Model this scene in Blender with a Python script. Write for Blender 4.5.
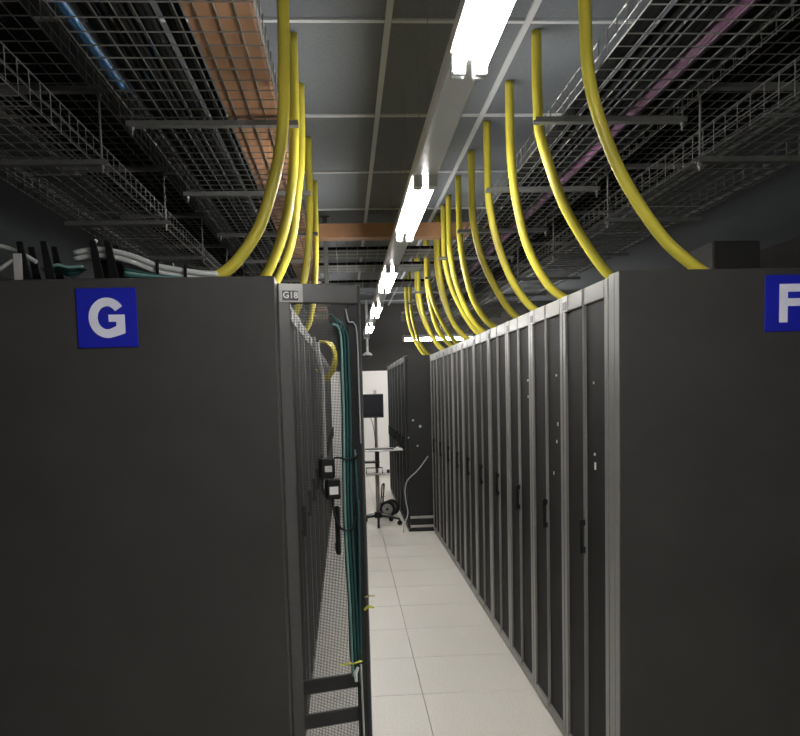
import bpy, math, random
from mathutils import Vector, Matrix
random.seed(7)
for o in list(bpy.data.objects): bpy.data.objects.remove(o, do_unlink=True)
scene = bpy.context.scene
COL = scene.collection
R = math.radians

# ------------------------------------------------------------------ camera
EYE = 1.6092
yaw, pitch, roll = .0638, -.0832, -.0247
fwd = Vector((math.sin(yaw)*math.cos(pitch), math.cos(yaw)*math.cos(pitch), math.sin(pitch)))
rgt = Vector((math.cos(yaw), -math.sin(yaw), 0)); upv = rgt.cross(fwd)
r2 = rgt*math.cos(roll) + upv*math.sin(roll); u2 = -rgt*math.sin(roll) + upv*math.cos(roll)
cd = bpy.data.cameras.new('camera'); cam = bpy.data.objects.new('camera', cd); COL.objects.link(cam)
cd.sensor_fit = 'HORIZONTAL'; cd.sensor_width = 36; cd.lens = 817.26/800*36
cd.shift_y = (458.62-368)/800; cd.clip_start = .02
m = Matrix.Identity(4)
for i in range(3):
    m[i][0], m[i][1], m[i][2] = r2[i], u2[i], -fwd[i]
m[2][3] = EYE
cam.matrix_world = m
scene.camera = cam

# ------------------------------------------------------------------ world, exposure
w = bpy.data.worlds.new('world'); scene.world = w; w.use_nodes = True
w.node_tree.nodes['Background'].inputs[0].default_value = (.55, .55, .55, 1)
w.node_tree.nodes['Background'].inputs[1].default_value = .02
vs = scene.view_settings
vs.view_transform = 'Standard'; vs.look = 'None'; vs.gamma = 1; vs.exposure = 1.75; vs.use_curve_mapping = False
LAMP = 26.0

# ------------------------------------------------------------------ materials
def mat(name, col, rough=.5, metal=0, spec=.5, noise=0, nscale=40, emit=0, bump=0, bscale=200, stretch=None):
    M = bpy.data.materials.new(name); M.use_nodes = True
    nt = M.node_tree; b = nt.nodes['Principled BSDF']
    c = (*col, 1)
    b.inputs['Base Color'].default_value = c; b.inputs['Roughness'].default_value = rough
    b.inputs['Metallic'].default_value = metal; b.inputs['Specular IOR Level'].default_value = spec
    if emit:
        b.inputs['Emission Color'].default_value = c; b.inputs['Emission Strength'].default_value = emit
    if noise or bump:
        tc = nt.nodes.new('ShaderNodeTexCoord'); src = tc.outputs['Object']
        if stretch:
            mp = nt.nodes.new('ShaderNodeMapping'); mp.inputs['Scale'].default_value = stretch
            nt.links.new(src, mp.inputs[0]); src = mp.outputs[0]
    if noise:
        n = nt.nodes.new('ShaderNodeTexNoise'); n.inputs['Scale'].default_value = nscale; n.inputs['Detail'].default_value = 4
        nt.links.new(src, n.inputs['Vector'])
        rp = nt.nodes.new('ShaderNodeValToRGB')
        rp.color_ramp.elements[0].position = .3; rp.color_ramp.elements[1].position = .7
        rp.color_ramp.elements[0].color = (*[max(0, x*(1-noise)) for x in col], 1)
        rp.color_ramp.elements[1].color = (*[min(1, x*(1+noise)) for x in col], 1)
        nt.links.new(n.outputs['Fac'], rp.inputs[0]); nt.links.new(rp.outputs[0], b.inputs['Base Color'])
    if bump:
        n2 = nt.nodes.new('ShaderNodeTexNoise'); n2.inputs['Scale'].default_value = bscale
        nt.links.new(src, n2.inputs['Vector'])
        bp = nt.nodes.new('ShaderNodeBump'); bp.inputs['Strength'].default_value = bump; bp.inputs['Distance'].default_value = .002
        nt.links.new(n2.outputs['Fac'], bp.inputs['Height']); nt.links.new(bp.outputs[0], b.inputs['Normal'])
    return M

def perforated(name, col, hole):
    """black sheet with a fine round-hole pattern (too fine to model on closed doors)"""
    M = mat(name, col, .62, spec=.18)
    nt = M.node_tree; b = nt.nodes['Principled BSDF']
    tc = nt.nodes.new('ShaderNodeTexCoord'); v = nt.nodes.new('ShaderNodeTexVoronoi'); v.inputs['Scale'].default_value = 130
    v.inputs['Randomness'].default_value = .15
    nt.links.new(tc.outputs['Object'], v.inputs['Vector'])
    rp = nt.nodes.new('ShaderNodeValToRGB'); rp.color_ramp.elements[0].position = .38; rp.color_ramp.elements[1].position = .46
    rp.color_ramp.elements[0].color = (*hole, 1); rp.color_ramp.elements[1].color = (*col, 1)
    nt.links.new(v.outputs['Distance'], rp.inputs[0]); nt.links.new(rp.outputs[0], b.inputs['Base Color'])
    return M

MT = dict(
    tile=mat('floor_tile_laminate', (.68, .65, .585), .42, noise=.10, nscale=90, bump=.15, bscale=60),
    joint=mat('floor_joint', (.16, .155, .14), .7),
    floorfar=mat('floor_laminate_far', (.66, .635, .57), .42, noise=.10, nscale=60),
    ceil=mat('ceiling_tile_paint', (.20, .215, .235), .85, noise=.08, nscale=60),
    tbar=mat('ceiling_grid_metal', (.70, .72, .74), .5),
    wall=mat('wall_paint', (.034, .031, .029), .85, noise=.05, nscale=8),
    white=mat('white_door_paint', (.88, .85, .82), .45),
    panel=mat('end_panel_paint', (.045, .0425, .0405), .40, noise=.10, nscale=5, bump=.08, bscale=350),
    frame=mat('rack_frame_paint', (.20, .195, .182), .30, noise=.04, nscale=30),
    gframe=mat('dark_grey_rack_paint', (.085, .084, .082), .38, noise=.04, nscale=30),
    fblack=mat('black_rack_paint', (.018, .019, .020), .38),
    body=mat('rack_body_paint', (.020, .020, .020), .5),
    sheet=perforated('perforated_door_steel', (.019, .0185, .018), (.006, .006, .006)),
    openmesh=mat('open_mesh_steel', (.030, .030, .030), .45),
    blackp=mat('black_plastic', (.012, .012, .013), .35),
    blackm=mat('black_matte', (.008, .008, .008), .85, spec=.12),
    zinc=mat('galvanised_wire', (.27, .27, .26), .40, metal=.8),
    strut=mat('galvanised_strut', (.20, .20, .19), .5, metal=.5, noise=.15, nscale=30),
    yellow=mat('yellow_conduit', (.70, .60, .07), .38, bump=.5, bscale=60),
    orange=mat('orange_raceway', (.40, .21, .11), .55, noise=.12, nscale=7),
    blue=mat('blue_cable', (.05, .17, .36), .45),
    signblue=mat('sign_blue', (.012, .018, .36), .30),
    signwhite=mat('sign_white', (.74, .74, .86), .45),
    teal=mat('teal_cable', (.025, .085, .082), .42),
    tealp=mat('pale_teal_cable', (.17, .31, .28), .42),
    grey=mat('grey_cable', (.50, .51, .50), .5),
    purple=mat('purple_cable', (.16, .06, .13), .5),
    lime=mat('lime_tie', (.60, .58, .08), .6),
    tan=mat('tan_tie', (.55, .42, .16), .6),
    fixture=mat('fixture_enamel', (.72, .74, .72), .40),
    lamp=mat('lit_tube', (1.0, .985, .96), .4, emit=LAMP),
    silver=mat('brushed_aluminium', (.55, .53, .50), .35, metal=.7),
    pole=mat('cart_pole_metal', (.36, .30, .28), .35, metal=.5),
    screen=mat('dark_screen', (.012, .013, .017), .22),
    label=mat('white_label', (.72, .72, .70), .6),
    rubber=mat('rubber', (.012, .012, .012), .8),
    plate=mat('tag_plate', (.40, .39, .38), .5),
    darkgrey=mat('dark_grey_matte', (.030, .029, .028), .8, spec=.15),
    led=mat('pale_patch', (.62, .64, .62), .5),
    chrome=mat('chrome', (.6, .6, .6), .2, metal=1),
)

# ------------------------------------------------------------------ mesh helpers
class MB:
    def __init__(s): s.v = []; s.f = []; s.m = []; s.mi = 0
    def add(s, vs, fs):
        n = len(s.v); s.v += [tuple(p) for p in vs]
        for f in fs: s.f.append([n+i for i in f]); s.m.append(s.mi)
        return s
    def box(s, x0, x1, y0, y1, z0, z1, b=0):
        if b:
            # box with chamfered vertical and horizontal edges
            lo = (x0, y0, z0); hi = (x1, y1, z1); b = min(b, *( (hi[i]-lo[i])*.45 for i in range(3)))
            vs = []
            for sx in (0, 1):
                for sy in (0, 1):
                    for sz in (0, 1):
                        c = [hi[0] if sx else lo[0], hi[1] if sy else lo[1], hi[2] if sz else lo[2]]
                        d = [-b if sx else b, -b if sy else b, -b if sz else b]
                        vs += [(c[0], c[1]+d[1], c[2]+d[2]), (c[0]+d[0], c[1], c[2]+d[2]), (c[0]+d[0], c[1]+d[1], c[2])]
            I = lambda sx, sy, sz, k: (sx*4+sy*2+sz)*3+k
            fs = []
            for sgn in (0, 1):
                q = [I(sgn, 0, 0, 0), I(sgn, 1, 0, 0), I(sgn, 1, 1, 0), I(sgn, 0, 1, 0)]; fs.append(q if sgn else q[::-1])
                q = [I(0, sgn, 0, 1), I(0, sgn, 1, 1), I(1, sgn, 1, 1), I(1, sgn, 0, 1)]; fs.append(q if sgn else q[::-1])
                q = [I(0, 0, sgn, 2), I(1, 0, sgn, 2), I(1, 1, sgn, 2), I(0, 1, sgn, 2)]; fs.append(q if sgn else q[::-1])
            for a in (0, 1):
                for c in (0, 1):
                    q = [I(a, c, 0, 0), I(a, c, 0, 1), I(a, c, 1, 1), I(a, c, 1, 0)]; fs.append(q if a != c else q[::-1])
                    q = [I(a, 0, c, 0), I(a, 1, c, 0), I(a, 1, c, 2), I(a, 0, c, 2)]; fs.append(q if a != c else q[::-1])
                    q = [I(0, a, c, 1), I(0, a, c, 2), I(1, a, c, 2), I(1, a, c, 1)]; fs.append(q if a != c else q[::-1])
            for sx in (0, 1):
                for sy in (0, 1):
                    for sz in (0, 1):
                        q = [I(sx, sy, sz, 0), I(sx, sy, sz, 1), I(sx, sy, sz, 2)]
                        fs.append(q if (sx+sy+sz) % 2 else q[::-1])
            return s.add(vs, fs)
        return s.add([(x0, y0, z0), (x1, y0, z0), (x1, y1, z0), (x0, y1, z0), (x0, y0, z1), (x1, y0, z1), (x1, y1, z1), (x0, y1, z1)],
                     [(0, 3, 2, 1), (4, 5, 6, 7), (0, 1, 5, 4), (1, 2, 6, 5), (2, 3, 7, 6), (3, 0, 4, 7)])
    def tube(s, pts, r, n=8, cap=True):
        pts = [Vector(p) for p in pts]; rs = r if isinstance(r, (list, tuple)) else [r]*len(pts)
        t0 = (pts[1]-pts[0]).normalized()
        nrm = t0.orthogonal().normalized(); vs = []; fs = []
        for i, p in enumerate(pts):
            t = ((pts[min(i+1, len(pts)-1)]-pts[max(i-1, 0)])).normalized()
            nrm = (nrm - t*nrm.dot(t)).normalized(); bn = t.cross(nrm)
            for k in range(n):
                a = 2*math.pi*k/n
                vs.append(p + (nrm*math.cos(a)+bn*math.sin(a))*rs[i])
        for i in range(len(pts)-1):
            for k in range(n):
                fs.append((i*n+k, i*n+(k+1) % n, (i+1)*n+(k+1) % n, (i+1)*n+k))
        if cap:
            fs.append(tuple(range(n))[::-1]); fs.append(tuple((len(pts)-1)*n+k for k in range(n)))
        return s.add(vs, fs)
    def prism(s, poly, y0, y1):
        """polygon in x,z extruded along y (front face at y0)"""
        n = len(poly)
        vs = [(x, y0, z) for x, z in poly]+[(x, y1, z) for x, z in poly]
        fs = [tuple(range(n)), tuple(range(n, 2*n))[::-1]]+[((i+1) % n, i, n+i, n+(i+1) % n) for i in range(n)]
        return s.add(vs, fs)
    def mesh(s, name, mats, smooth=False):
        me = bpy.data.meshes.new(name); me.from_pydata(s.v, [], s.f)
        for k in (mats if isinstance(mats, (list, tuple)) else [mats]): me.materials.append(MT[k])
        me.polygons.foreach_set('material_index', s.m)
        if smooth: me.polygons.foreach_set('use_smooth', [True]*len(s.f))
        me.update(); return me
    def build(s, name, mats, parent=None, loc=(0, 0, 0), rotz=0, smooth=False):
        return link(name, s.mesh(name, mats, smooth), parent, loc, rotz)
def link(name, me, parent=None, loc=(0, 0, 0), rotz=0):
    o = bpy.data.objects.new(name, me); COL.objects.link(o); o.parent = parent
    o.location = loc; o.rotation_euler = (0, 0, rotz); return o
def tag(o, label, cat, group=None, kind=None):
    o['label'] = label; o['category'] = cat
    if group: o['group'] = group
    if kind: o['kind'] = kind
    return o
def thing(name, label, cat, loc=(0, 0, 0), rotz=0, group=None):
    o = link(name, None, None, loc, rotz); o.empty_display_size = .1
    return tag(o, label, cat, group)
def struct(o):
    o['kind'] = 'structure'; return o
def stuff(o):
    o['kind'] = 'stuff'; return o
def catmull(P, n=8):
    P = [Vector(p) for p in P]; Q = [P[0]*2-P[1]]+P+[P[-1]*2-P[-2]]; out = []
    for i in range(1, len(Q)-2):
        a, b, c, d = Q[i-1:i+3]
        for k in range(n):
            t = k/n
            out.append(.5*((2*b)+(c-a)*t+(2*a-5*b+4*c-d)*t*t+(3*b-a-3*c+d)*t**3))
    out.append(P[-1]); return out
ORD = ['first', 'second', 'third', 'fourth', 'fifth', 'sixth', 'seventh', 'eighth', 'ninth', 'tenth', 'eleventh', 'twelfth',
       'thirteenth', 'fourteenth', 'fifteenth', 'sixteenth', 'seventeenth', 'eighteenth']

# ------------------------------------------------------------------ key dimensions (metres)
XR, XL = .9426, -.228        # front planes of the F row and the G row
YN, YF = 2.78, 9.096         # near end of both rows, far end of the F row
H = 2.0; PW = .62; Y1 = 2.896
WX0, WX1, WY0, WY1 = -4.44, 5.16, -2.4, 15.4
CZ = 3.20

# ------------------------------------------------------------------ the room
fl = struct(MB().box(WX0, WX1, WY0, WY1, -.12, -.006).build('floor', 'joint'))
TX, TY = .3588, 4.2078
tile_me = MB().box(-.2985, .2985, -.2985, .2985, -.02, 0, .0015).mesh('floor_tile', 'tile')
rest = MB()
i0 = math.floor((WX0-TX)/.6); i1 = math.ceil((WX1-TX)/.6); j0 = math.floor((WY0-TY)/.6); j1 = math.ceil((WY1-TY)/.6)
for i in range(i0, i1):
    for j in range(j0, j1):
        x, y = TX+.6*i+.3, TY+.6*j+.3
        if x-.3 < WX0-.01 or x+.3 > WX1+.01: 
            continue
        if -1.0 < x < 1.7 and y+.3 <= WY1 and y-.3 >= WY0: link('floor_tile', tile_me, fl, (x, y, 0))
        else: rest.box(max(x-.2985, WX0), min(x+.2985, WX1), max(y-.2985, WY0), min(y+.2985, WY1), -.02, 0)
stuff(rest.build('floor_tile_remainder', 'floorfar', fl))
struct(MB().box(WX0-.1, WX0, WY0, WY1, -.1, 3.4).build('wall_left', 'wall'))
struct(MB().box(WX1, WX1+.1, WY0, WY1, -.1, 3.4).build('wall_right', 'wall'))
struct(MB().box(WX0, WX1, WY0-.1, WY0, -.1, 3.4).build('wall_back', 'wall'))
struct(MB().box(WX0, WX1, WY1, WY1+.1, -.1, 3.4).build('wall_far', 'wall'))

# ceiling: dark lay-in panels between a pale metal grid (0.61 x 1.22 m module)
ce = struct(MB().box(WX0, WX1, WY0, WY1, CZ+.03, CZ+.13).build('ceiling', 'ceil'))
GX, GY = .229, 3.66
cp_me = MB().box(-.292, .292, -.597, .597, CZ+.004, CZ+.02).mesh('ceiling_panel', 'ceil')
for i in range(-4, 5):
    for j in range(-5, 10):
        x, y = GX+.61*i+.305, GY+1.22*j+.61
        if y+.6 < WY1 and y-.6 > WY0: link('ceiling_panel', cp_me, ce, (x, y, 0))
run_me = MB().box(-.014, .014, WY0+.01, WY1-.01, CZ-.008, CZ+.004).box(-.003, .003, WY0+.01, WY1-.01, CZ+.004, CZ+.03).mesh('grid_runner', 'tbar')
cross_me = MB().box(-.289, .289, -.014, .014, CZ-.006, CZ+.004).box(-.289, .289, -.003, .003, CZ+.004, CZ+.03).mesh('grid_crossbar', 'tbar')
for i in range(-4, 6): link('grid_runner', run_me, ce, (GX+.61*i, 0, 0))
for i in range(-4, 5):
    for j in range(-4, 10): link('grid_crossbar', cross_me, ce, (GX+.61*i+.305, GY+1.22*j, 0))

# white double door at the end of the aisle
dr = struct(MB().box(-.36, .82, WY1-.05, WY1, 0, 1.985).build('door_1', 'white'))
for x0, x1 in ((-.33, .228), (.232, .79)):
    MB().box(x0, x1, WY1-.085, WY1-.05, .01, 1.955, .004).build('door_leaf', 'white', dr)
for sx in (.16, .30):
    MB().tube([(sx, WY1-.085, .98), (sx, WY1-.13, .98), (sx, WY1-.13, 1.14), (sx, WY1-.085, 1.14)], .009, 8).build('door_handle', 'silver', dr)

# ------------------------------------------------------------------ ceiling strip lights over the aisle
LX = .357; LZ = 2.50
chan_me = MB().box(-.052, .052, 0, 1.214, LZ, LZ+.055, .008).mesh('channel', 'fixture')
sock_me = MB().box(-.048, -.012, -.012, .012, LZ-.052, LZ, .004).box(.012, .048, -.012, .012, LZ-.052, LZ, .004).mesh('lamp_holder', 'fixture')
tube_me = MB().tube([(0, .022, 0), (0, 1.192, 0)], .0135, 12).mesh('tube', 'lamp', True)
rodl_me = MB().tube([(-.0, 0, LZ+.055), (0, 0, CZ)], .0012, 5).mesh('hanger_wire', 'zinc')
hook_me = MB().box(-.03, .03, -.015, .015, LZ+.055, LZ+.07).mesh('hanger_clip', 'zinc')
def strip_light(y, lit, label, x=LX, rz=0):
    t = thing('strip_light', label, 'light', (x, y, 0), rz, 'strip lights in the line over the aisle')
    link('channel', chan_me, t)
    for yy in (.014, 1.20): link('lamp_holder', sock_me, t, (0, yy, 0))
    bad = [(7.26, 7.5), (7.9, 8.5), (8.85, 9.45), (10.25, 10.85)]
    ok = [q for q in (.1, .2, .3, .5, .62, .75, .9, 1.0, 1.1) if rz or not any(a_ < y+q < b_ for a_, b_ in bad)]
    for yy in (ok[1], ok[-2]): link('hanger_wire', rodl_me, t, (0, yy, 0)); link('hanger_clip', hook_me, t, (0, yy, 0))
    if lit:
        for sx in (-.03, .03): link('tube', tube_me, t, (sx, 0, LZ-.034))
    return t
ys = [2.27+1.22*k for k in range(-2, 10)]   # far end of each fixture
nl = nu = 0
for k, ye in enumerate(ys):
    lit = (k % 2 == 0); y0 = ye-1.216
    if lit:
        if ye <= 1: lab = 'lit twin-tube strip light hung out in the cross aisle, %s one before the row signs' % ('second' if ye > -1 else 'third')
        elif ye < 2.5: lab = 'lit twin-tube strip light just before the blue G and F row signs'
        else: nl += 1; lab = 'lit twin-tube strip light over the aisle, %s lit one past the row signs' % ORD[nl-1]
    else:
        if ye < 2.5: lab = 'unlit white strip light without tubes, %s before the row signs' % ('first' if ye > 1 else 'second')
        else: nu += 1; lab = 'unlit white strip light without tubes, %s unlit one past the row signs' % ORD[nu-1]
    strip_light(y0, lit, lab)
for k, x in enumerate((1.0, 2.3, -1.7)):  # last lamp is added out of sight past the G row to brighten the door
    t = strip_light(14.1, True, 'lit strip light hung crosswise near the far wall, '+('%s past the black cabinets' % ORD[k] if k < 2 else 'added out of sight past the G row to brighten the white door'), x+1.216, R(90))
    t['group'] = 'strip lights hung crosswise at the far wall'

# ------------------------------------------------------------------ racks
def half_door(w, hinge_left, tagged):
    """half-width door: local x from hinge, front face at y=0 (facing -y), z 0.11 to 1.99"""
    z0, z1 = .042, 1.992; so, si = .045, .011
    f = MB()
    if hinge_left: xs = (0, so, w-si, w)
    else: xs = (0, si, w-so, w)
    f.box(xs[0], xs[1], 0, .028, z0, z1, .004); f.box(xs[2], xs[3], 0, .028, z0, z1, .004)
    f.box(xs[1], xs[2], 0, .028, z1-.068, z1, .004); f.box(xs[1], xs[2], 0, .028, z0, z0+.03, .004)
    return f, (xs[1], xs[2], z0+.03, z1-.068)
DW = PW/2-.006
dl_f, dl_in = half_door(DW, True, True); dr_f, dr_in = half_door(DW, False, False)
RK = {}
def rack_meshes(key, fm, depth):
    d = {}
    d['dl'] = dl_f.mesh('door', fm); d['dr'] = dr_f.mesh('door', fm)
    a = dl_in; d['sl'] = MB().box(a[0], a[1], .010, .014, a[2], a[3]).mesh('perforated_sheet', 'sheet')
    a = dr_in; d['sr'] = MB().box(a[0], a[1], .010, .014, a[2], a[3]).mesh('perforated_sheet', 'sheet')
    d['tag'] = MB().box(.006, .090, -.003, 0, 1.926, 1.990)
    t = d['tag']; t.mi = 1; t.box(.017, .073, -.005, -.003, 1.932, 1.966, .001); d['tag'] = t.mesh('number_tag', ['plate', 'blackp'])
    h = MB(); h.box(.000, .014, -.024, -.006, .935, 1.08, .005); h.box(.002, .012, -.008, .0, .94, .965); h.box(.002, .012, -.008, 0, 1.05, 1.075)
    d['handle'] = h.mesh('handle', 'blackp')
    d['side'] = MB().box(0, .004, .032, depth, .02, 1.99).mesh('side_panel', 'body')
    d['post'] = MB().box(.004, .034, .032, .075, .02, 1.99).mesh('post', 'body')
    d['rail'] = MB().box(.06, .085, .16, .19, .11, 1.94).mesh('mounting_rail', 'body')
    d['top'] = MB().box(.0, PW-.002, .03, depth, 1.975, H).mesh('top_panel', 'body')
    d['back'] = MB().box(.004, PW-.006, depth-.02, depth, .11, 1.975).mesh('back_panel', 'body')
    d['plinth'] = MB().box(.0, PW-.002, .012, depth, .0, .036, .003).mesh('plinth', fm)
    RK[key] = d
rack_meshes('grey', 'frame', 1.07); rack_meshes('dark', 'gframe', 1.07); rack_meshes('black', 'fblack', 1.36)
def rack(key, label, group, loc, rotz, handle=True, open_left=None):
    d = RK[key]; t = thing('server_rack', label, 'rack', loc, rotz, group)
    link('plinth', d['plinth'], t); link('top_panel', d['top'], t); link('back_panel', d['back'], t)
    link('side_panel', d['side'], t, (.001, 0, 0)); link('side_panel', d['side'], t, (PW-.007, 0, 0))
    link('post', d['post'], t, (.001, 0, 0)); link('post', d['post'], t, (PW-.041, 0, 0))
    for x in (0, PW-.147): link('mounting_rail', d['rail'], t, (x, 0, 0))
    L = link('door', d['dl'], t, (.003, 0, 0)); Rr = link('door', d['dr'], t, (PW/2+.003, 0, 0))
    if open_left is None: link('perforated_sheet', d['sl'], L)
    link('perforated_sheet', d['sr'], Rr); link('number_tag', d['tag'], L)
    if handle: link('handle', d['handle'], Rr, (0, 0, 0))
    return t, L, Rr
frow = []
for k in range(10):
    t, L, Rr = rack('grey', 'black mesh-door rack in the F row, %s along from the F end panel' % ORD[k], 'racks of the F row', (XR, Y1+PW*(k+1), 0), R(-90))
    frow.append((t, L, Rr))
# pale patches painted for equipment lights and labels seen through the F doors: (rack, world Y, z, w, h)
for k, y, z, ww, hh in ((0, 3.085, 1.30, .016, .028), (0, 3.10, 1.62, .010, .010), (1, 3.66, 1.36, .012, .014), (1, 3.64, 1.44, .012, .016),
                        (1, 3.66, 1.66, .020, .010), (2, 4.24, 1.56, .012, .012), (2, 4.24, 1.645, .03, .01), (3, 4.80, 1.5, .012, .02), (1, 3.72, 1.21, .010, .014), (0, 3.09, 1.345, .018, .010)):
    t, L, Rr = frow[k]; lx = (Y1+PW*(k+1)-y)-(PW/2+.003)
    MB().box(lx-ww/2, lx+ww/2, .0075, .0102, z-hh/2, z+hh/2).build('led_label_patch', 'led', Rr)
for k in range(16):
    if k == 0: continue
    rack('dark', 'black mesh-door rack in the G row, %s along from the G end panel' % ORD[k], 'racks of the G row', (XL, Y1+PW*k, 0), R(90))
g18, gd, gdr = rack('dark', 'black rack beside the G end panel, its half door swung open into the aisle', 'racks of the G row', (XL, Y1, 0), R(90), True, 73)
OPEN = R(-73); gd.rotation_euler = (0, 0, OPEN)
# really perforated sheet of the open door
a = dl_in; pm = MB(); P = .0056; hr = .0037/2
nx = int((a[1]-a[0])/P); nz = int((a[3]-a[2])/P)
px = (a[1]-a[0])/nx; pz = (a[3]-a[2])/nz
for i in range(nx):
    for j in range(nz):
        cx, cz = a[0]+px*(i+.5), a[2]+pz*(j+.5); hx, hz = px/2, pz/2
        pm.add([(cx-hx, .012, cz-hz), (cx+hx, .012, cz-hz), (cx+hx, .012, cz+hz), (cx-hx, .012, cz+hz),
                (cx-hr, .012, cz-hr), (cx+hr, .012, cz-hr), (cx+hr, .012, cz+hr), (cx-hr, .012, cz+hr)],
               [(0, 1, 5, 4), (1, 2, 6, 5), (2, 3, 7, 6), (3, 0, 4, 7)])
stuff(pm.build('perforated_sheet', 'openmesh', gd))
MB().box(a[0], a[1], .013, .026, .505, .560, .003).build('stiffener', 'fblack', gd)
MB().box(a[0], a[1], .013, .026, .375, .430, .003).build('stiffener', 'fblack', gd)
MB().box(DW-.052, DW-.012, .0, .010, .18, 1.92, .002).build('edge_strip', 'fblack', gd)
MB().box(.180, .196, -.026, -.004, 1.02, 1.20, .005).box(.183, .193, -.006, .012, 1.03, 1.06).box(.183, .193, -.006, .012, 1.15, 1.18).build('handle', 'blackp', gd)
# raised lettering on the number tag (flat print)
def text_mesh(body, size, name, matn, bold=0):
    c = bpy.data.curves.new(name, 'FONT'); c.body = body; c.size = size; c.align_x = 'CENTER'; c.align_y = 'CENTER'; c.extrude = .0004; c.offset = bold
    c.resolution_u = 3
    o = bpy.data.objects.new(name, c); COL.objects.link(o)
    me = bpy.data.meshes.new_from_object(o.evaluated_get(bpy.context.evaluated_depsgraph_get()))
    bpy.data.objects.remove(o, do_unlink=True); me.materials.clear(); me.materials.append(MT[matn]); return me
tm = link('tag_lettering', text_mesh('G18', .031, 'tag_lettering', 'label', .0008), gd, (.045, -.0058, 1.949)); tm.rotation_euler = (R(90), 0, 0)

# end panels of both rows, with their pale corner posts
def end_panel(label, x0, x1, edge):
    t = thing('end_panel', label, 'rack panel', (0, YN, 0), 0, 'row end panels')
    MB().box(x0, x1, 0, .045, .0, H, .004).build('side_sheet', 'panel', t)
    s = 1 if edge < 0 else -1
    e = XL if edge < 0 else XR
    g = .004
    if edge < 0: MB().box(e-.05, e, .049, .112, 0, H, .003).build('corner_post', 'gframe', t); MB().box(e-.006, e+.0005, .002, .045, .004, H-.004).build('edge_trim', 'gframe', t)
    else: MB().box(e, e+.05, .049, .112, 0, H, .003).build('corner_post', 'frame', t); MB().box(e-.0005, e+.006, .002, .045, .004, H-.004).build('edge_trim', 'frame', t)
    return t
end_panel('dark charcoal end panel of the row carrying the blue G sign', XL-1.07, XL, -1)
end_panel('dark charcoal end panel of the row carrying the blue F sign', XR, XR+1.07, 1)

# taller black cabinets standing forward of the F row at its far end
for k in range(6):
    rack('black', 'deep black cabinet past the F row end, %s along' % ORD[k], 'deep black cabinets past the F row', (.66, 9.20+PW*(k+1), 0), R(-90), True)
# side fittings on the first one
fc = [o for o in bpy.data.objects if o.get('label', '').startswith('deep black cabinet') and 'first' in o['label']][0]
for z in (.062, .165):
    MB().box(PW, PW+.02, .03, .30, z-.014, z+.014, .003).build('base_rail', 'silver', fc)
for yy, z, r_ in ((.085, 1.27, .012), (.165, 1.20, .016), (.03, 1.075, .010), (.13, .98, .011)):
    MB().tube([(PW-.003, yy, z), (PW+.006, yy, z)], r_, 10).build('pale_fastener', 'led', fc)

# ------------------------------------------------------------------ blue row signs
def letter_poly_G():
    """bold G in a unit box centred on 0, drawn as non-overlapping (x,z) quads"""
    quads = []; n = 26; ao, bo, ai, bi = .455, .5, .235, .285
    a0, a1 = R(34), R(288)
    def pt(a, rx, rz): return (math.cos(a)*rx, math.sin(a)*rz)
    for k in range(n):
        p, q = a0+(a1-a0)*k/n, a0+(a1-a0)*(k+1)/n
        quads.append([pt(p, ai, bi), pt(q, ai, bi), pt(q, ao, bo), pt(p, ao, bo)])
    e_i, e_o = pt(a1, ai, bi), pt(a1, ao, bo)
    quads.append([e_i, e_o, (.29, -.435), (.215, -.205)])
    quads.append([(.215, -.205), (.29, -.435), (.43, -.385), (.43, .075)]); quads.append([(.215, -.205), (.43, .075), (.215, .075)])
    quads.append([(.03, -.10), (.215, -.10), (.215, .075), (.03, .075)])
    return quads
def sign(label, x, z, which):
    t = thing('row_sign', label, 'sign', (x, YN-.0005, z), 0, 'blue row signs')
    MB().box(-.097, .097, -.004, 0, -.097, .097, .001).build('plate', 'signblue', t)
    b = MB(); S = .132
    if which == 'G':
        for q in letter_poly_G():
            pts = [(u*S+.001, v*S) for u, v in q]
            A = sum(pts[i][0]*pts[(i+1) % len(pts)][1]-pts[(i+1) % len(pts)][0]*pts[i][1] for i in range(len(pts)))
            b.prism(pts if A > 0 else pts[::-1], -.0052, -.0041)
    else:
        h = S/2; x0 = -.046
        for u0, u1, v0, v1 in ((x0, x0+.030, -h, h), (x0+.030, x0+.097, h-.027, h), (x0+.030, x0+.088, -.010, .016)):
            b.prism([(u0, v0), (u1, v0), (u1, v1), (u0, v1)], -.0052, -.0041)
    b.build('letter', 'signwhite', t)
sign('blue square sign with a white letter G on the end panel', -.777, 1.871, 'G')
sign('blue square sign with a white letter F on the end panel', 1.554, 1.878, 'F')

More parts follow.
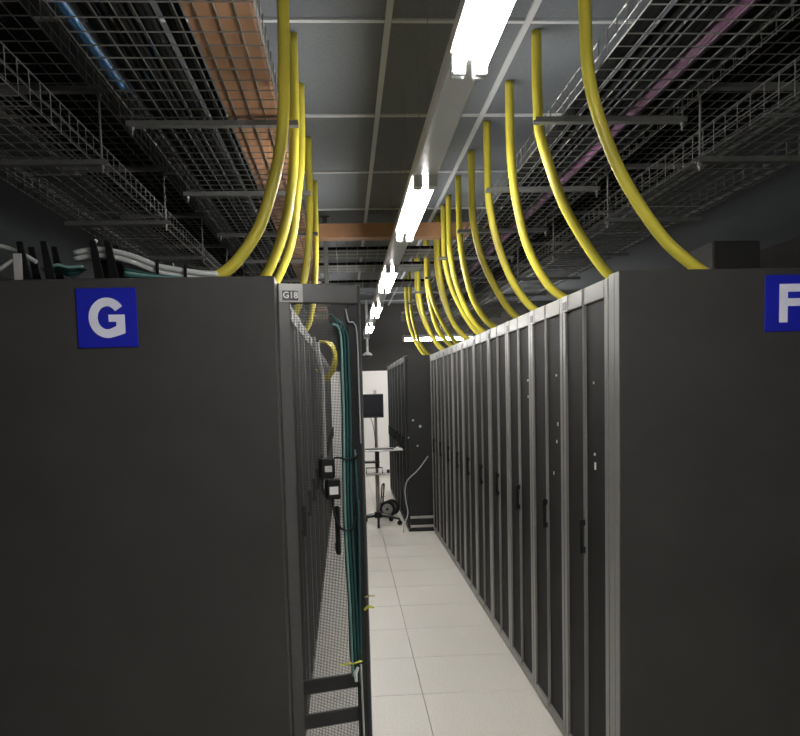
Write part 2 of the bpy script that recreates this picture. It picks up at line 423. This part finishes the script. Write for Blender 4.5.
# ------------------------------------------------------------------ overhead wire trays
def u_wire(wd, hh, r=.0026):
    return MB().tube([(0, 0, hh), (0, 0, 0), (wd, 0, 0), (wd, 0, hh)], r, 5)
def wire_tray(label, x0, wd, z, y0, y1, near, hh=.10, rotz=0, origin=None, step=.1):
    t = thing('wire_cable_tray', label, 'cable tray', origin or (x0, y0, z), rotz, 'wire mesh cable trays')
    L = y1-y0; nl_ = int(round(wd/.06))
    lw = MB().tube([(0, 0, 0), (0, L, 0)], .0026, 5).mesh('long_wire', 'zinc')
    for i in range(nl_+1): link('long_wire', lw, t, (i*wd/nl_, 0, .005))
    for xx in (.004, wd-.004):
        for q in (.05, .10): link('long_wire', lw, t, (xx, 0, hh*q/.10))
    cw = u_wire(wd, hh).mesh('cross_wire', 'zinc'); far = MB(); n = int(L/step)+1; off = 0
    for i in range(n):
        y = off+i*step
        if y0+y < near: link('cross_wire', cw, t, (0, y, 0))
        else: far.tube([(0, y, hh), (0, y, 0), (wd, y, 0), (wd, y, hh)], .0026, 4)
    if far.v: stuff(far.build('cross_wire_remainder', 'zinc', t))
    return t
TZ = 2.745
wire_tray('wide wire tray over the G row holding the orange raceway', -.830, .595, TZ, 1.6, 13.6, 6.5)
wire_tray('wide wire tray over the F row along the aisle edge', .945, .50, TZ, 1.6, 13.6, 6.5)
wire_tray('lower wire tray of the two-tier hangers behind the G sign', -1.50, .475, 2.588, 1.6, 13.6, 6.0, .12)
wire_tray('upper wire tray of the two-tier hangers behind the G sign', -1.50, .49, 2.88, 1.6, 13.6, 6.0)
wire_tray('lower wire tray of the two-tier hangers over the F sign', 1.51, .47, 2.545, 1.6, 13.6, 6.0, .12)
wire_tray('upper wire tray of the two-tier hangers over the F sign', 1.55, .47, 2.84, 1.6, 13.6, 6.0)

def strut(b, x0, x1, z, hw=.0205):
    """slotted C channel along x, open side up, top at z"""
    b.box(x0, x1, -hw, hw, z-.021, z-.018); b.box(x0, x1, -hw, -hw+.003, z-.018, z); b.box(x0, x1, hw-.003, hw, z-.018, z)
def trapeze(label, y, levels, rods, ztop=CZ, group=None):
    t = thing('trapeze_hanger', label, 'tray hanger', (0, y, levels[0][2]), 0, group); zb = levels[0][2]
    for x0, x1, z in levels:
        b = MB(); strut(b, x0, x1, z-zb); b.build('strut', 'strut', t)
    for x in rods:
        zl = min(z for x0, x1, z in levels)
        MB().tube([(x, 0, zl-zb-.055), (x, 0, ztop-zb)], .005, 6).build('rod', 'strut', t)
        for x0, x1, z in levels:
            MB().tube([(x, 0, z-zb-.036), (x, 0, z-zb-.0215)], .011, 6).build('nut', 'strut', t)
for k in range(9):
    y = 3.545+1.2*(k-1)
    n = ['just before the end panels'] + ['%s past the end panels' % ORD[i] for i in range(8)]
    trapeze('strut hanger under the wide G tray, '+n[k], y, [(-.870, -.165, TZ-.003)], (-.850,), group='hangers under the G aisle tray')
    trapeze('strut hanger under the F aisle tray, '+n[k], y-.03, [(.830, 1.485, TZ-.003)], (1.470,), group='hangers under the F aisle tray')
    trapeze('two-tier strut hanger behind the G sign, '+n[k], y-.012, [(-1.52, -.955, 2.585), (-1.52, -.955, 2.877)], (-.975,), group='two-tier hangers of the G row')
    trapeze('two-tier strut hanger over the F sign, '+n[k], y-.15, [(1.482, 2.03, 2.542), (1.482, 2.03, 2.837)], (1.495,), group='two-tier hangers of the F row')

# contents of the trays
rw = thing('cable_raceway', 'flat orange raceway lying along the wide wire tray over the G row', 'raceway', (-.448, 1.7, TZ+.009))
MB().box(0, .198, 0, 11.5, 0, .006).build('trough_floor', 'orange', rw)
MB().box(0, .006, 0, 11.5, .006, .085).build('trough_side', 'orange', rw); MB().box(.192, .198, 0, 11.5, .006, .085).build('trough_side', 'orange', rw)
for yy in (1.6, 3.6, 5.6): MB().box(-.004, .2, yy, yy+.06, -.0009, .008).build('joint_clip', 'orange', rw)
def run(name, label, cat, x, z, y0, y1, r, m_, group=None, amp=.01, n=6):
    ph = random.random()*6
    pts = [(x+amp*math.sin(ph+i*1.3), y0+(y1-y0)*i/14, z+amp*.2*abs(math.sin(ph+i*1.7))) for i in range(15)]
    o = MB().tube(catmull(pts, 3), r, n).build(name, m_, None, smooth=True); return tag(o, label, cat, group)
tag(MB().tube(catmull([(-.80, 1.7, TZ+.028), (-.80, 2.3, TZ+.028), (-.802, 2.9, TZ+.028), (-.805, 3.2, TZ+.034), (-.80, 3.42, TZ+.09), (-.78, 3.6, TZ+.22), (-.77, 3.68, CZ-.001)], 5), .019, 8).build('data_cable', 'blue', smooth=True),
    'blue cable along the outer side of the wide G tray', 'cable')
for k in range(4):
    run('cable_loom', 'black loom in the wide G tray, %s from the orange raceway' % ORD[3-k], 'cable', -.735+.078*k, TZ+.042, 1.7, 13.5, .032, 'blackm', 'black looms in the wide G tray', .002)
for k in range(5):
    run('cable_loom', 'dark loom in the F aisle tray, %s from the aisle edge' % ORD[k], 'cable', 1.01+.088*k, TZ+.042, 1.7, 13.5, .032, 'purple' if k == 3 else 'blackm', 'dark looms in the aisle tray of the F row', .002)
for k in range(4):
    run('cable_loom', 'black loom in the upper tray behind the G sign, %s from the aisle' % ORD[3-k], 'cable', -1.43+.11*k, 2.88+.05, 1.7, 13.5, .040, 'blackm', 'black looms in the upper G tray', .003)
    run('cable_loom', 'black loom in the upper tray over the F sign, %s from the aisle' % ORD[k], 'cable', 1.62+.11*k, 2.84+.05, 1.7, 13.5, .040, 'blackm', 'black looms in the upper F tray', .003)

# crossings over the aisle
cr = thing('cable_raceway', 'orange raceway crossing high over the aisle between the two rows', 'raceway', (-.80, 7.3, 2.955))
MB().box(0, 2.22, 0, .16, 0, .006).build('trough_floor', 'orange', cr)
MB().box(0, 2.22, 0, .006, .006, .12).build('trough_side', 'orange', cr); MB().box(0, 2.22, .154, .16, .006, .12).build('trough_side', 'orange', cr)
for x in (.15, 2.1): MB().tube([(x, .08, .006), (x, .08, CZ-2.955)], .005, 6).build('rod', 'strut', cr)
for k, yc in enumerate((7.95, 8.9, 10.3)):
    t = thing('cross_cable_tray', 'wire tray crossing over the aisle, %s one beyond the orange crossing' % ORD[k], 'cable tray', (-.80, yc, 2.95), 0, 'wire trays crossing the aisle')
    lw = MB().tube([(0, 0, 0), (2.22, 0, 0)], .0032, 5).mesh('long_wire', 'zinc')
    for i in range(11): link('long_wire', lw, t, (0, i*.05, .005))
    cw = MB().tube([(0, 0, .1), (0, 0, 0), (0, .5, 0), (0, .5, .1)], .0026, 5).mesh('cross_wire', 'zinc')
    for i in range(22): link('cross_wire', cw, t, (.05+i*.1, 0, 0))
    for i in (.30, 1.95):
        MB().box(i-.02, i+.02, -.03, .53, -.045, -.004).build('strut', 'strut', t)
        for yy in (-.02, .52): MB().tube([(i, yy, -.06), (i, yy, CZ-2.95)], .005, 6).build('rod', 'strut', t)
    for i in range(5):
        pts = [(-.78+j*.36, yc+.07+i*.09+.012*math.sin(i+j*1.4), 2.95+.030) for j in range(7)]
        tag(MB().tube(catmull(pts, 4), .017, 6).build('data_cable', 'grey' if i % 2 else 'blackm', smooth=True),
            ('grey' if i % 2 else 'black')+' cable lying in the %s wire tray that crosses the aisle' % ORD[k], 'cable', ('grey' if i % 2 else 'black')+' cables in the %s crossing tray' % ORD[k])
po = MB().box(-.165, -.125, 7.62, 7.66, 2.60, CZ, .002).box(-.19, -.10, 7.60, 7.68, CZ-.008, CZ); tag(po.build('strut_post', 'strut'), 'grey strut post hanging from the ceiling beside the orange crossing', 'strut')

# ------------------------------------------------------------------ yellow conduits dropping to the racks
def conduit(label, pts, y, group, r=.0228, lean=0):
    P = [(x, y+lean*i/len(pts), z) for i, (x, z) in enumerate(pts)]
    o = MB().tube(catmull(P, 6), r, 12).build('yellow_conduit', 'yellow', smooth=True); return tag(o, label, 'conduit', group)
Rc = [(3.02, [(.900, CZ-.001), (.900, 3.02), (.904, 2.88), (.912, 2.75), (.945, 2.60), (1.020, 2.41), (1.105, 2.265), (1.20, 2.14), (1.285, 2.065), (1.345, 2.022), (1.385, 2.004)]),
      (3.76, [(.900, CZ-.001), (.900, 3.02), (.903, 2.88), (.910, 2.76), (.945, 2.635), (1.010, 2.455), (1.095, 2.30), (1.215, 2.13), (1.33, 2.05), (1.46, 2.0235)]),
      (4.36, [(.898, CZ-.001), (.898, 3.02), (.899, 2.88), (.905, 2.77), (.925, 2.594), (.982, 2.36), (1.075, 2.177), (1.17, 2.085), (1.31, 2.0235)]),
      (5.00, [(.890, CZ-.001), (.890, 2.95), (.896, 2.742), (.940, 2.504), (1.030, 2.263), (1.146, 2.10), (1.28, 2.0235)])]
for k, y in enumerate((5.60, 6.24, 6.84, 7.20, 7.62, 7.80, 8.62, 8.78, 9.68, 9.98, 11.0, 11.7)):
    d = (.03, -.03, .0)[k % 3]
    Rc.append((y, [(.888, CZ-.001), (.888, 2.95), (.893, 2.742), (.935+d*.3, 2.504), (1.025+d, 2.263), (1.14+d, 2.10), (1.28+d, 2.0235)]))
for k, (y, p) in enumerate(Rc):
    conduit('yellow conduit curving down onto the F row racks, %s from the F end panel' % ORD[k], p, y, 'yellow conduits over the F row')
Lc = [(3.2, [(-.190, CZ-.001), (-.192, 2.98), (-.196, 2.855), (-.203, 2.673), (-.221, 2.527), (-.265, 2.361), (-.327, 2.212), (-.446, 2.075), (-.60, 2.0235)]),
      (3.8, [(-.190, CZ-.001), (-.192, 2.95), (-.196, 2.786), (-.213, 2.567), (-.258, 2.346), (-.346, 2.147), (-.45, 2.05), (-.55, 2.0235)]),
      (4.4, [(-.190, CZ-.001), (-.193, 2.95), (-.200, 2.80), (-.218, 2.667), (-.259, 2.41), (-.345, 2.205), (-.46, 2.06), (-.56, 2.0235)]),
      (5.3, [(-.190, CZ-.001), (-.191, 2.95), (-.196, 2.70), (-.215, 2.50), (-.240, 2.344), (-.29, 2.15), (-.38, 2.0235)]),
      (6.35, [(-.190, CZ-.001), (-.191, 2.95), (-.196, 2.70), (-.207, 2.50), (-.222, 2.344), (-.27, 2.13), (-.36, 2.0235)])]
for k, (y, p) in enumerate(Lc):
    conduit('yellow conduit curving down onto the G row racks, %s from the G end panel' % ORD[k], p, y, 'yellow conduits over the G row')

# ------------------------------------------------------------------ cables on top of the G row
def cable(name, label, pts, r, m_, group=None, cat='cable', n=6, seg=5):
    o = MB().tube(catmull(pts, seg), r, n).build(name, m_, smooth=True); return tag(o, label, cat, group)
mg = thing('cable_manager', 'black finned cable manager standing on the rack behind the G sign', 'cable manager', (-1.18, 2.93, H))
MB().box(0, .40, 0, .12, 0, .022, .003).build('base', 'blackm', mg)
for x in (.08, .16, .325, .375):
    for y_ in (.0, .105):
        MB().add([(x, y_, .022), (x+.03, y_, .022), (x+.03, y_+.012, .022), (x, y_+.012, .022), (x-.012, y_, .15), (x+.008, y_, .15), (x+.008, y_+.012, .15), (x-.012, y_+.012, .15)],
                 [(0, 3, 2, 1), (4, 5, 6, 7), (0, 1, 5, 4), (1, 2, 6, 5), (2, 3, 7, 6), (3, 0, 4, 7)]).build('fin', 'blackm', mg)
for k in range(4):
    dy = (k % 2)*.022; dz = (k//2)*.021
    cable('network_cable', 'pale grey cable in the strapped bundle on top of the G end rack', [(-.93, 2.96+dy, 2.092+dz), (-.844, 2.955+dy, 2.103+dz), (-.736, 2.95+dy, 2.080+dz), (-.636, 2.945+dy, 2.040+dz), (-.516, 2.945+dy, 2.018+dz), (-.44, 2.96+dy, 2.012+dz)],
          .010, 'grey', 'pale grey cables bundled on the G end rack')
for k in range(4):
    cable('network_cable', 'teal cable sagging between the cable manager fins behind the G sign', [(-1.04, 2.957+.013*k, 2.060), (-.99, 2.957+.013*k, 2.072-.006*k), (-.95, 2.957+.013*k, 2.064-.008*k), (-.90, 2.957+.013*k, 2.066)],
          .006, 'tealp' if k == 0 else 'teal', 'teal cables behind the G sign')
for k in range(3):
    cable('network_cable', 'teal cable lying under the grey bundle on the G end rack', [(-.75, 2.931-.013*k, 2.050-.012*k), (-.68, 2.931-.013*k, 2.034-.008*k), (-.60, 2.931-.013*k, 2.022-.005*k), (-.47, 2.931-.013*k, 2.008)],
          .006, 'tealp' if k == 1 else 'teal', 'teal cables under the grey bundle')
for k, (x, z) in enumerate(((-.640, 2.052), (-.545, 2.035))):
    b = MB(); pts = [(x, 2.958+.032*math.cos(a_*math.pi/5), z+.030*math.sin(a_*math.pi/5)) for a_ in range(11)]
    b.tube(pts, .006, 6, False); tag(b.build('cable_strap', 'blackm'), 'black strap round the grey cable bundle, %s from the G sign' % ORD[k], 'strap', 'straps on the grey bundle')
cable('network_cable', 'grey cable arching over the left end of the cable manager', [(-1.30, 2.98, 2.14), (-1.20, 2.97, 2.145), (-1.12, 2.965, 2.12), (-1.06, 2.965, 2.085)], .008, 'grey')
cable('network_cable', 'grey cable rising from the rack top to the metal bracket', [(-1.26, 2.92, 2.012), (-1.18, 2.922, 2.05), (-1.12, 2.918, 2.085)], .007, 'grey')
br = thing('metal_bracket', 'small grey metal bracket on top of the rack behind the G sign', 'bracket', (-1.115, 2.905, H))
MB().box(0, .028, 0, .003, .0, .105).build('upright_plate', 'plate', br); MB().box(0, .028, .003, .022, 0, .003).build('foot_plate', 'plate', br)
cable('cable_stub', 'short pale cable end poking up from the cable manager behind the G sign', [(-.865, 2.945, 2.09), (-.862, 2.944, 2.125), (-.845, 2.943, 2.155)], .007, 'grey')
tag(MB().box(-.80, -.62, 3.10, 3.12, H, 2.10, .003).build('brush_panel', 'fblack'), 'low black upright panel behind the grey cable bundle', 'panel')
bx = thing('equipment_box', 'dark box standing on the rack behind the F end panel', 'box', (1.51, 3.30, H))
MB().box(0, .20, 0, .3, 0, .185, .006).build('case', 'darkgrey', bx); MB().box(.02, .18, -.003, 0, .03, .16).build('front_plate', 'darkgrey', bx)

# ------------------------------------------------------------------ things on the open half door
hinge = Vector((XL, Y1+.003, 0)); du = Vector((math.sin(R(73)), math.cos(R(73)), 0)); dn = Vector((math.cos(R(73)), -math.sin(R(73)), 0))
def D(u, z, off): v = hinge+du*u+dn*off; return (v.x, v.y, z)
for k in range(6):
    u = .216+.0122*(k % 3); o = .012+.0135*(k//3); ph = 1.0
    pts = [D(u-.030, 1.885-.012*k, o), D(u-.010, 1.86-.006*k, o), D(u+.002, 1.80, o)]
    for j in range(9): pts.append(D(u+.004*math.sin(ph+j*.9)+.004*j/9, 1.70-.128*j, o))
    pts.append(D(u+.010, .60-.012*k, o))
    cable('network_cable', 'teal network cable bundled down the free edge of the open mesh door', pts, .0048, 'tealp' if k in (3,) else 'teal', 'teal cables on the open mesh door', seg=4)
for k in range(2):
    pts = [D(.262+.008*k, 1.40-.2*k, .010), D(.266, 1.2, .012+.0115*k), D(.264, 1.0, .012+.0115*k), D(.260, .8, .014+.0115*k), D(.258, .62, .014+.0115*k)]
    cable('network_cable', 'dark teal cable crossing into the bundle on the open mesh door', pts, .005, 'teal', 'crossing teal cables on the open mesh door', seg=4)
cable('network_cable', 'pale grey cable hooked over the top free corner of the open mesh door', [D(.245, 1.905, .006), D(.252, 1.86, .012), D(.272, 1.855, .010), D(.284, 1.81, .008), D(.286, 1.6, .008), D(.287, 1.42, .008)], .0026, 'grey')
cable('network_cable', 'pale grey cable dropping to the floor inside the open mesh door edge', [D(.262, .60, .010), D(.264, .45, .010), D(.266, .25, .010), D(.262, .02, .012)], .004, 'grey')
def tie(label, u, z, m_, w_=.05):
    b = MB(); pts = [D(u+.022*math.cos(a_*math.pi/5), z+.004*math.sin(a_), .018+.016*math.sin(a_*math.pi/5)) for a_ in range(11)]
    b.tube(pts, .004, 6, False); b.tube([D(u-.02, z, .03), D(u-.02-w_, z-.002, .022)], [.005, .002], 6)
    tag(b.build('cable_tie', m_), label, 'cable tie')
tie('lime green tie with a loose tail round the teal cable bundle', .240, .615, 'lime', .045)
b = MB().tube([D(.285, .846, -.004), D(.305, .852, .002), D(.325, .850, .004)], [.004, .0035, .002], 6); tag(b.build('cable_tie', 'tan'), 'tan tie end sticking out past the open door edge', 'cable tie')
b = MB().tube([D(.285, .800, -.004), D(.300, .812, .002), D(.322, .806, .004)], [.006, .007, .003], 6); tag(b.build('cable_tie', 'lime'), 'lime tie knot on the open door edge below the tan tie', 'cable tie')
b = MB().tube([D(.243, .598, .034), D(.232, .575, .032), D(.236, .545, .030)], [.005, .008, .006], 6); tag(b.build('cable_tag', 'label'), 'white paper tag hanging under the lime green tie', 'tag')
for k, (u, z, lab) in enumerate(((.172, 1.262, True), (.152, 1.338, False))):
    t = thing('power_adapter', 'small black power adapter with a white label hung on the open mesh door' if lab else 'small black plug box hung above the labelled adapter on the open mesh door', 'adapter', D(u, z, .004), R(79-90)+R(0), 'adapters on the open mesh door')
    t.rotation_euler = (0, 0, math.atan2(du.y, du.x))
    MB().box(-.026, .026, -.034, 0, -.036, .036, .005).build('case', 'blackp', t)
    if lab: MB().box(-.017, .015, -.0358, -.0340, -.018, .010).build('label_patch', 'label', t)
    else: MB().box(-.012, .014, -.0358, -.0340, -.012, .010).build('face_plate', 'plate', t)
cable('power_cable', 'black cord looping from the labelled adapter to the teal bundle', [D(.172, 1.235, .02), D(.172, 1.19, .02), D(.182, 1.14, .036), D(.200, 1.115, .042), D(.232, 1.12, .044), D(.25, 1.16, .040)], .0042, 'blackp')
cable('power_cable', 'black cord from the upper plug box across the teal bundle', [D(.165, 1.352, .02), D(.188, 1.375, .018), D(.215, 1.37, .038), D(.250, 1.372, .036), D(.275, 1.385, .01)], .0036, 'blackp')
cable('power_cable', 'short black cord joining the two adapters on the open mesh door', [D(.140, 1.322, .02), D(.134, 1.27, .02), D(.146, 1.235, .02), D(.162, 1.245, .02)], .0042, 'blackp')
# cables spilling from a G rack, seen through the open mesh door
for k in range(4):
    y = 6.1+.02*k; d = .012*k
    cable('patch_cord', 'yellow patch cord drooping in front of the G row beyond the open door', [(-.19, y, 1.985), (-.13+d, y, 1.97), (-.085+d*.6, y, 1.90-d), (-.10+d*.5, y, 1.80-d), (-.15, y+.02, 1.73-d), (-.195, y+.03, 1.76), (-.222, y+.03, 1.78)], .008, 'yellow', 'yellow patch cords in front of the G row')
cable('patch_cord', 'white cord hanging down the G rack fronts beyond the open door', [(-.195, 6.0, 1.97), (-.19, 6.0, 1.86), (-.17, 6.01, 1.76), (-.168, 6.02, 1.5), (-.17, 6.02, 1.15), (-.18, 6.03, .9)], .014, 'label')
cable('patch_cord', 'short white cord slanting from a G rack top to the hanging white cord', [(-.205, 5.7, 1.99), (-.20, 5.72, 1.90), (-.19, 5.85, 1.80), (-.175, 5.99, 1.74)], .010, 'label')

# ------------------------------------------------------------------ mobile monitor cart at the end of the aisle
CX, CY = .345, 9.78
ct = thing('monitor_cart', 'wheeled monitor stand with keyboard shelf at the end of the aisle', 'monitor stand', (CX, CY, 0))
MB().tube([(0, 0, .11), (0, 0, .62)], .024, 12).build('lower_pole', 'pole', ct, smooth=True)
MB().tube([(0, 0, .62), (0, 0, 1.62)], .017, 12).build('upper_pole', 'pole', ct, smooth=True)
MB().tube([(0, 0, .085), (0, 0, .155)], .045, 14).build('hub', 'blackp', ct)
for k in range(5):
    a_ = R(-92+72*k); e = (.27*math.cos(a_), .27*math.sin(a_))
    lg = MB().tube([(0, 0, .12), (e[0]*.5, e[1]*.5, .105), (e[0], e[1], .075)], [.022, .018, .014], 8).build('leg', 'blackp', ct)
    cs = MB(); px_, py_ = e
    cs.tube([(px_, py_, .075), (px_, py_, .045)], .010, 8)
    cs.tube([(px_-.012*math.sin(a_), py_+.012*math.cos(a_), .029), (px_+.012*math.sin(a_), py_-.012*math.cos(a_), .029)], .029, 14)
    cs.build('caster', 'rubber', lg)
mo = MB().box(-.165, .095, -.075, -.035, 1.295, 1.575, .006).build('monitor', 'blackp', ct)
MB().box(-.155, .085, -.0765, -.075, 1.310, 1.565).build('screen', 'screen', mo)
MB().box(-.045, .045, -.035, .0, 1.39, 1.48, .004).build('mount_plate', 'blackp', ct)
MB().box(-.17, .308, -.20, .10, .900, .918, .004).build('keyboard_shelf', 'silver', ct)
kb = MB().box(-.14, .20, -.17, -.04, .918, .934, .004).build('keyboard', 'blackp', ct)
MB().box(.225, .262, -.15, -.09, .918, .944, .008).build('mouse', 'label', ct)
MB().box(-.15, .03, -.12, .05, .755, .775, .004).box(-.02, .03, -.04, .03, .70, .90, .004).build('shelf_bracket', 'blackp', ct)
MB().box(-.13, .155, -.10, .08, .610, .630, .004).build('lower_shelf', 'silver', ct)
MB().tube([(-.13, -.10, .63), (-.13, -.10, .70), (.06, -.10, .70), (.06, -.10, .63)], .007, 8).build('lower_shelf_rail', 'blackp', ct)
MB().box(.115, .150, -.06, .0, .630, .668, .004).build('power_brick', 'blackp', ct)
MB().tube(catmull([(-.06, -.03, 1.30), (-.03, -.02, 1.18), (-.012, -.02, 1.0), (-.02, -.02, .92)], 5), .004, 6).build('screen_lead', 'blackp', ct)

# hand truck parked against the black cabinets
ht = thing('hand_truck', 'black two-wheeled hand truck parked beside the monitor stand', 'hand truck', (.520, 10.415, 0), R(68))
for sx in (-1, 1):
    c = .075*sx; h_ = .016
    wl = MB().tube([(c-h_-.006, 0, .105), (c-h_, 0, .105), (c+h_, 0, .105), (c+h_+.006, 0, .105)], [.088, .105, .105, .088], 24).build('wheel', 'rubber', ht)
    MB().tube([(c-h_-.010, 0, .105), (c+h_+.010, 0, .105)], .070, 18).build('wheel_hub', 'plate', wl)
    MB().tube([(c-h_-.018, 0, .105), (c+h_+.018, 0, .105)], .018, 10).build('axle_cap', 'blackp', wl)
MB().tube([(-.05, 0, .105), (.05, 0, .105)], .010, 8).build('axle', 'chrome', ht)
MB().box(-.09, .09, .11, .26, .0, .010, .002).build('toe_plate', 'blackp', ht)
for x in (-.04, .04): MB().tube([(x, .115, .010), (x, .105, .2), (x, .09, .34)], .010, 8).build('upright', 'blackp', ht)
MB().tube(catmull([(-.04, .09, .34), (-.035, .085, .40), (0, .08, .42), (.035, .085, .40), (.04, .09, .34)], 4), .010, 8).build('handle_loop', 'blackp', ht)
for z in (.105, .25): MB().tube([(-.04, .11-.05*z/.6, z), (.04, .11-.05*z/.6, z)], .008, 8).build('cross_bar', 'blackp', ht)
for x in (-.04, .04): MB().tube([(x, 0, .105), (x, .105, .14)], .008, 8).build('axle_strut', 'blackp', ht)
cable('power_cable', 'pale cord draped across the side of the first black cabinet', [(.905, 9.185, .86), (.86, 9.175, .80), (.78, 9.175, .70), (.67, 9.17, .60), (.635, 9.17, .50), (.64, 9.17, .36), (.66, 9.17, .22), (.62, 9.15, .10), (.60, 9.12, .008)], .0075, 'grey')

# dome camera hanging near the white door
dc = thing('dome_camera', 'small dome camera on a white stem hanging before the white door', 'camera', (.400, 14.55, 2.19))
MB().tube([(0, 0, .11), (0, 0, CZ-2.19)], .022, 8).build('stem', 'fixture', dc)
MB().tube([(0, 0, .05), (0, 0, .07), (0, 0, .11)], [.085, .085, .03], 16).build('housing', 'fixture', dc)
MB().tube([(0, 0, .05), (0, 0, .02), (0, 0, .0)], [.07, .055, .015], 16).build('dome', 'blackp', dc, smooth=True)
